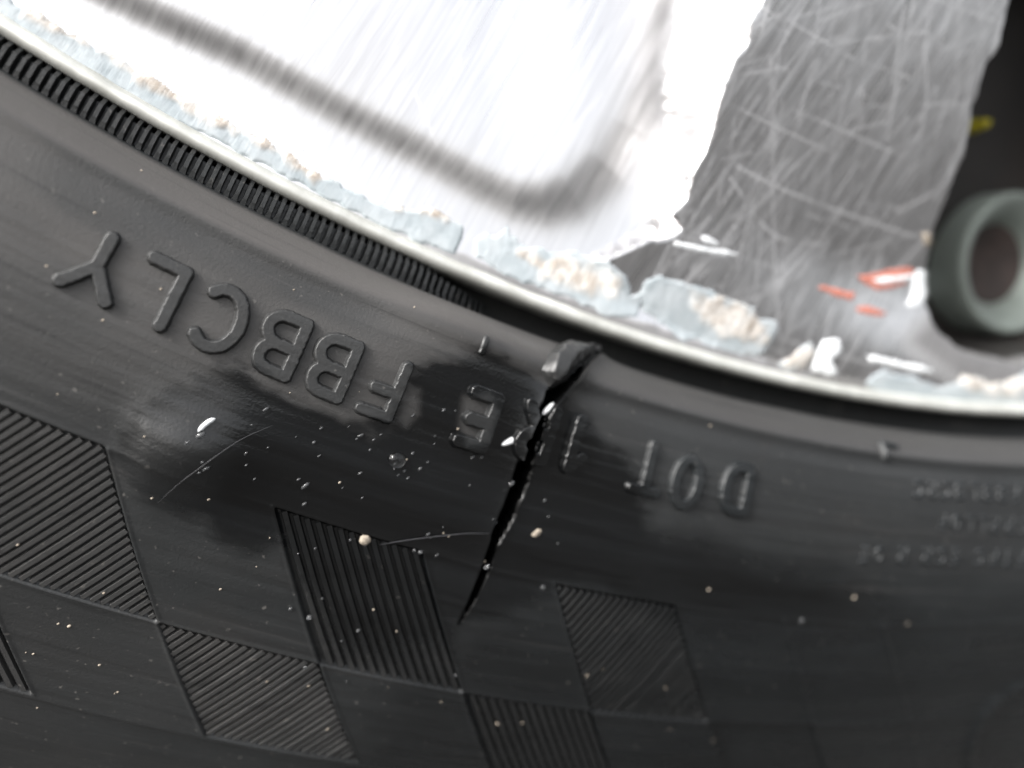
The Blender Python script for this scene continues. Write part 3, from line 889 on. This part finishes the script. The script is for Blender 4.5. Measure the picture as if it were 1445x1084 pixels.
# ------------------------------------------------------------------ drops, grit and fibres lying on the tyre
def blob(name, px, py, a, b, h, ang, mat, lift=0.0, seg=20, rings=8, rough=0.0):
    """a low dome of half-axes a, b and height h on the sidewall"""
    thc, sc_ = un_tyre(px, py)
    lift = lift + float(relief(thc, sc_))
    rc = float(prof_s(sc_)[0])
    V, F = [], []
    ca, sa = math.cos(ang), math.sin(ang)
    for i in range(rings + 1):
        ph = math.pi / 2 * i / rings
        for j in range(seg):
            t = 2 * math.pi * j / seg
            k = 1 + (rough * random.uniform(-1, 1) if rough else 0)
            x, y = a * math.cos(ph) * math.cos(t) * k, b * math.cos(ph) * math.sin(t) * k
            V.append((thc + (x * ca - y * sa) / rc, sc_ - (x * sa + y * ca), lift + h * math.sin(ph) * k - (.0004 if i == 0 else 0)))
    for i in range(rings):
        for j in range(seg):
            F.append((i * seg + j, i * seg + (j + 1) % seg, (i + 1) * seg + (j + 1) % seg, (i + 1) * seg + j))
    F.append(tuple(range(seg - 1, -1, -1)))
    V = np.array(V)
    return tyre_pt(V[:, 0], V[:, 1], V[:, 2]), F


def blob_obj(name, *args, **kw):
    mat = args[6]
    V, F = blob(name, *args, **kw)
    return poly_mesh(name, V, F, mat, None, True)


U55 = math.radians(55)
for px, py, a, b, h, ang, lab in [
        (560, 649, .0034, .0031, .0026, 0, 'large round water drop below the letter F'),
        (726, 620, .0056, .0014, .0018, math.radians(40), 'long white painted glint beside the crack at the letter R'),
        (773, 577, .0034, .0010, .0014, math.radians(60), 'slim water drop clinging to the right edge of the crack'),
        (644, 617, .0022, .0014, .0016, U55, 'small water drop on the top corner of the letter E'),
        (722, 683, .0015, .0010, .0010, U55, 'small water drop on the left edge of the crack low down'),
        (687, 800, .0012, .0008, .0009, U55, 'tiny water drop at the narrow lower end of the crack'),
        (766, 829, .0011, .0010, .0008, 0, 'tiny water drop beside the fine-ribbed panel'),
        (1131, 876, .0015, .0012, .0008, U55, 'blurred water drop far right on the dark streaks')]:
    tag(blob_obj('water_drop', px, py, a, b, h, ang, M_WATER if px == 560 else M_GLINT if px in (726, 773) else M_DROP_GLINT), lab, 'water drop', 'water drops on the sidewall')
tag(blob_obj('white_crumb', 515, 762, .0021, .0019, .0013, 0, M_GRIT, rough=.12), 'larger white crumb of grit on the ribbed panel', 'crumb', 'white crumbs on the tyre')
tag(blob_obj('white_crumb', 757, 752, .0020, .0014, .0008, U55, M_GRIT, rough=.18), 'flatter white crumb right of the crack', 'crumb', 'white crumbs on the tyre')


def scatter(name, spots, mat, label_kind='stuff'):
    V, F = [], []
    for args in spots:
        v, f = blob(name, *args, mat, seg=8, rings=3)
        o = len(V); V.extend(v.tolist()); F.extend([tuple(i + o for i in q) for q in f])
    ob = poly_mesh(name, V, F, mat, None, True)
    ob['kind'] = label_kind
    return ob


wetp = np.array(WET, float)
spots = []
while len(spots) < 60:
    x, y = random.uniform(250, 800), random.uniform(500, 870)
    if random.random() > math.exp(-((y - 645 - (x - 600) * .12) / 85) ** 2): continue
    if sdf(np.array([[x, y]], float), WET)[0] < 2 or sdf(np.array([[x, y]], float), CRACK)[0] > -4: continue
    k = random.uniform(.00022, .00058) * (1 if random.random() < .93 else 1.8)
    spots.append((x, y, k * random.uniform(1.5, 2.8), k, k * .9, U55 + random.uniform(-.2, .2)))
for _ in range(14):
    x, y = random.uniform(400, 650), random.uniform(745, 975)
    k = random.uniform(.0003, .0008); spots.append((x, y, k * 1.5, k, k, U55))
o = scatter('water_droplets', spots, M_DROP_GLINT); o['label'] = 'fine water droplets scattered over the wet rubber'
spots = []
for _ in range(45):
    x, y = random.uniform(0, 1000), random.uniform(130, 1080)
    if 60 * 0 + .45 * x + 150 > y: continue
    k = random.uniform(.00015, .00042); spots.append((x, y, k * 1.6, k, k * .6, U55))
for x, y, k in [(146, 838, .0009), (97, 885, .0013), (140, 940, .0010), (311, 832, .0010), (945, 1029, .0006), (1005, 1044, .0012), (828, 953, .0012), (939, 971, .0011), (693, 574, .0016),
                (52, 1000, .0008), (1205, 843, .0016), (1280, 880, .0012), (1000, 832, .0012), (134, 300, .0008), (227, 408, .0009), (145, 452, .0009), (200, 240, .0008), (1003, 601, .0009), (462, 1030, .0009)]:
    spots.append((x, y, k * .65, k * .45, k * .3, U55))
o = scatter('sand_grains', spots, M_GRIT); o['label'] = 'tan sand grains sprinkled over the tyre'


def fibre(pts, rad, label, mat=M_FIB, lift=.0006):
    P = []
    T = np.linspace(0, 1, 40); A = np.array(pts, float)
    t = np.linspace(0, 1, len(A))
    xs, ys = np.interp(T, t, A[:, 0]), np.interp(T, t, A[:, 1])
    k = np.ones(7) / 7
    xs[3:-3], ys[3:-3] = np.convolve(xs, k, 'valid'), np.convolve(ys, k, 'valid')
    loc = [un_tyre(x, y) for x, y in zip(xs, ys)]
    for i, (a, b) in enumerate(loc):
        i0, i1 = max(i - 1, 0), min(i + 1, 39)
        dx, dy = (loc[i1][0] - loc[i0][0]) * 1.05, loc[i1][1] - loc[i0][1]
        L = math.hypot(dx, dy); nx, ny = -dy / L, dx / L
        base = float(relief(a, b))
        tp = rad * min(1, 4 * min(T[i], 1 - T[i]) + .3)
        ring = [(a + nx * tp * math.cos(q) / 1.05, b + ny * tp * math.cos(q), base + lift + tp * math.sin(q)) for q in np.linspace(0, 2 * math.pi, 7)[:-1]]
        P.append(ring)
    P = np.array(P)
    G = tyre_pt(P[..., 0], P[..., 1], P[..., 2])
    o = grid_mesh('fibre', np.concatenate([G, G[:, :1]], 1), mat)
    return tag(o, label, 'fibre', 'fibres stuck to the wet rubber')


M_FAINT = plain('faint_fibre', (.03, .03, .033), .5, .2, 3000)
fibre([(224, 706), (262, 668), (300, 640), (340, 616), (384, 599)], .00012, 'long faint hair curving over the wet patch under the letter B', M_FAINT)
fibre([(281, 604), (288, 597), (296, 591), (304, 588)], .00075, 'short white thread below the letter C', M_WHITE)
fibre([(535, 768), (570, 762), (610, 757), (655, 752), (690, 752)], .00020, 'fine hair above the ribbed panel left of the crack', M_FAINT)
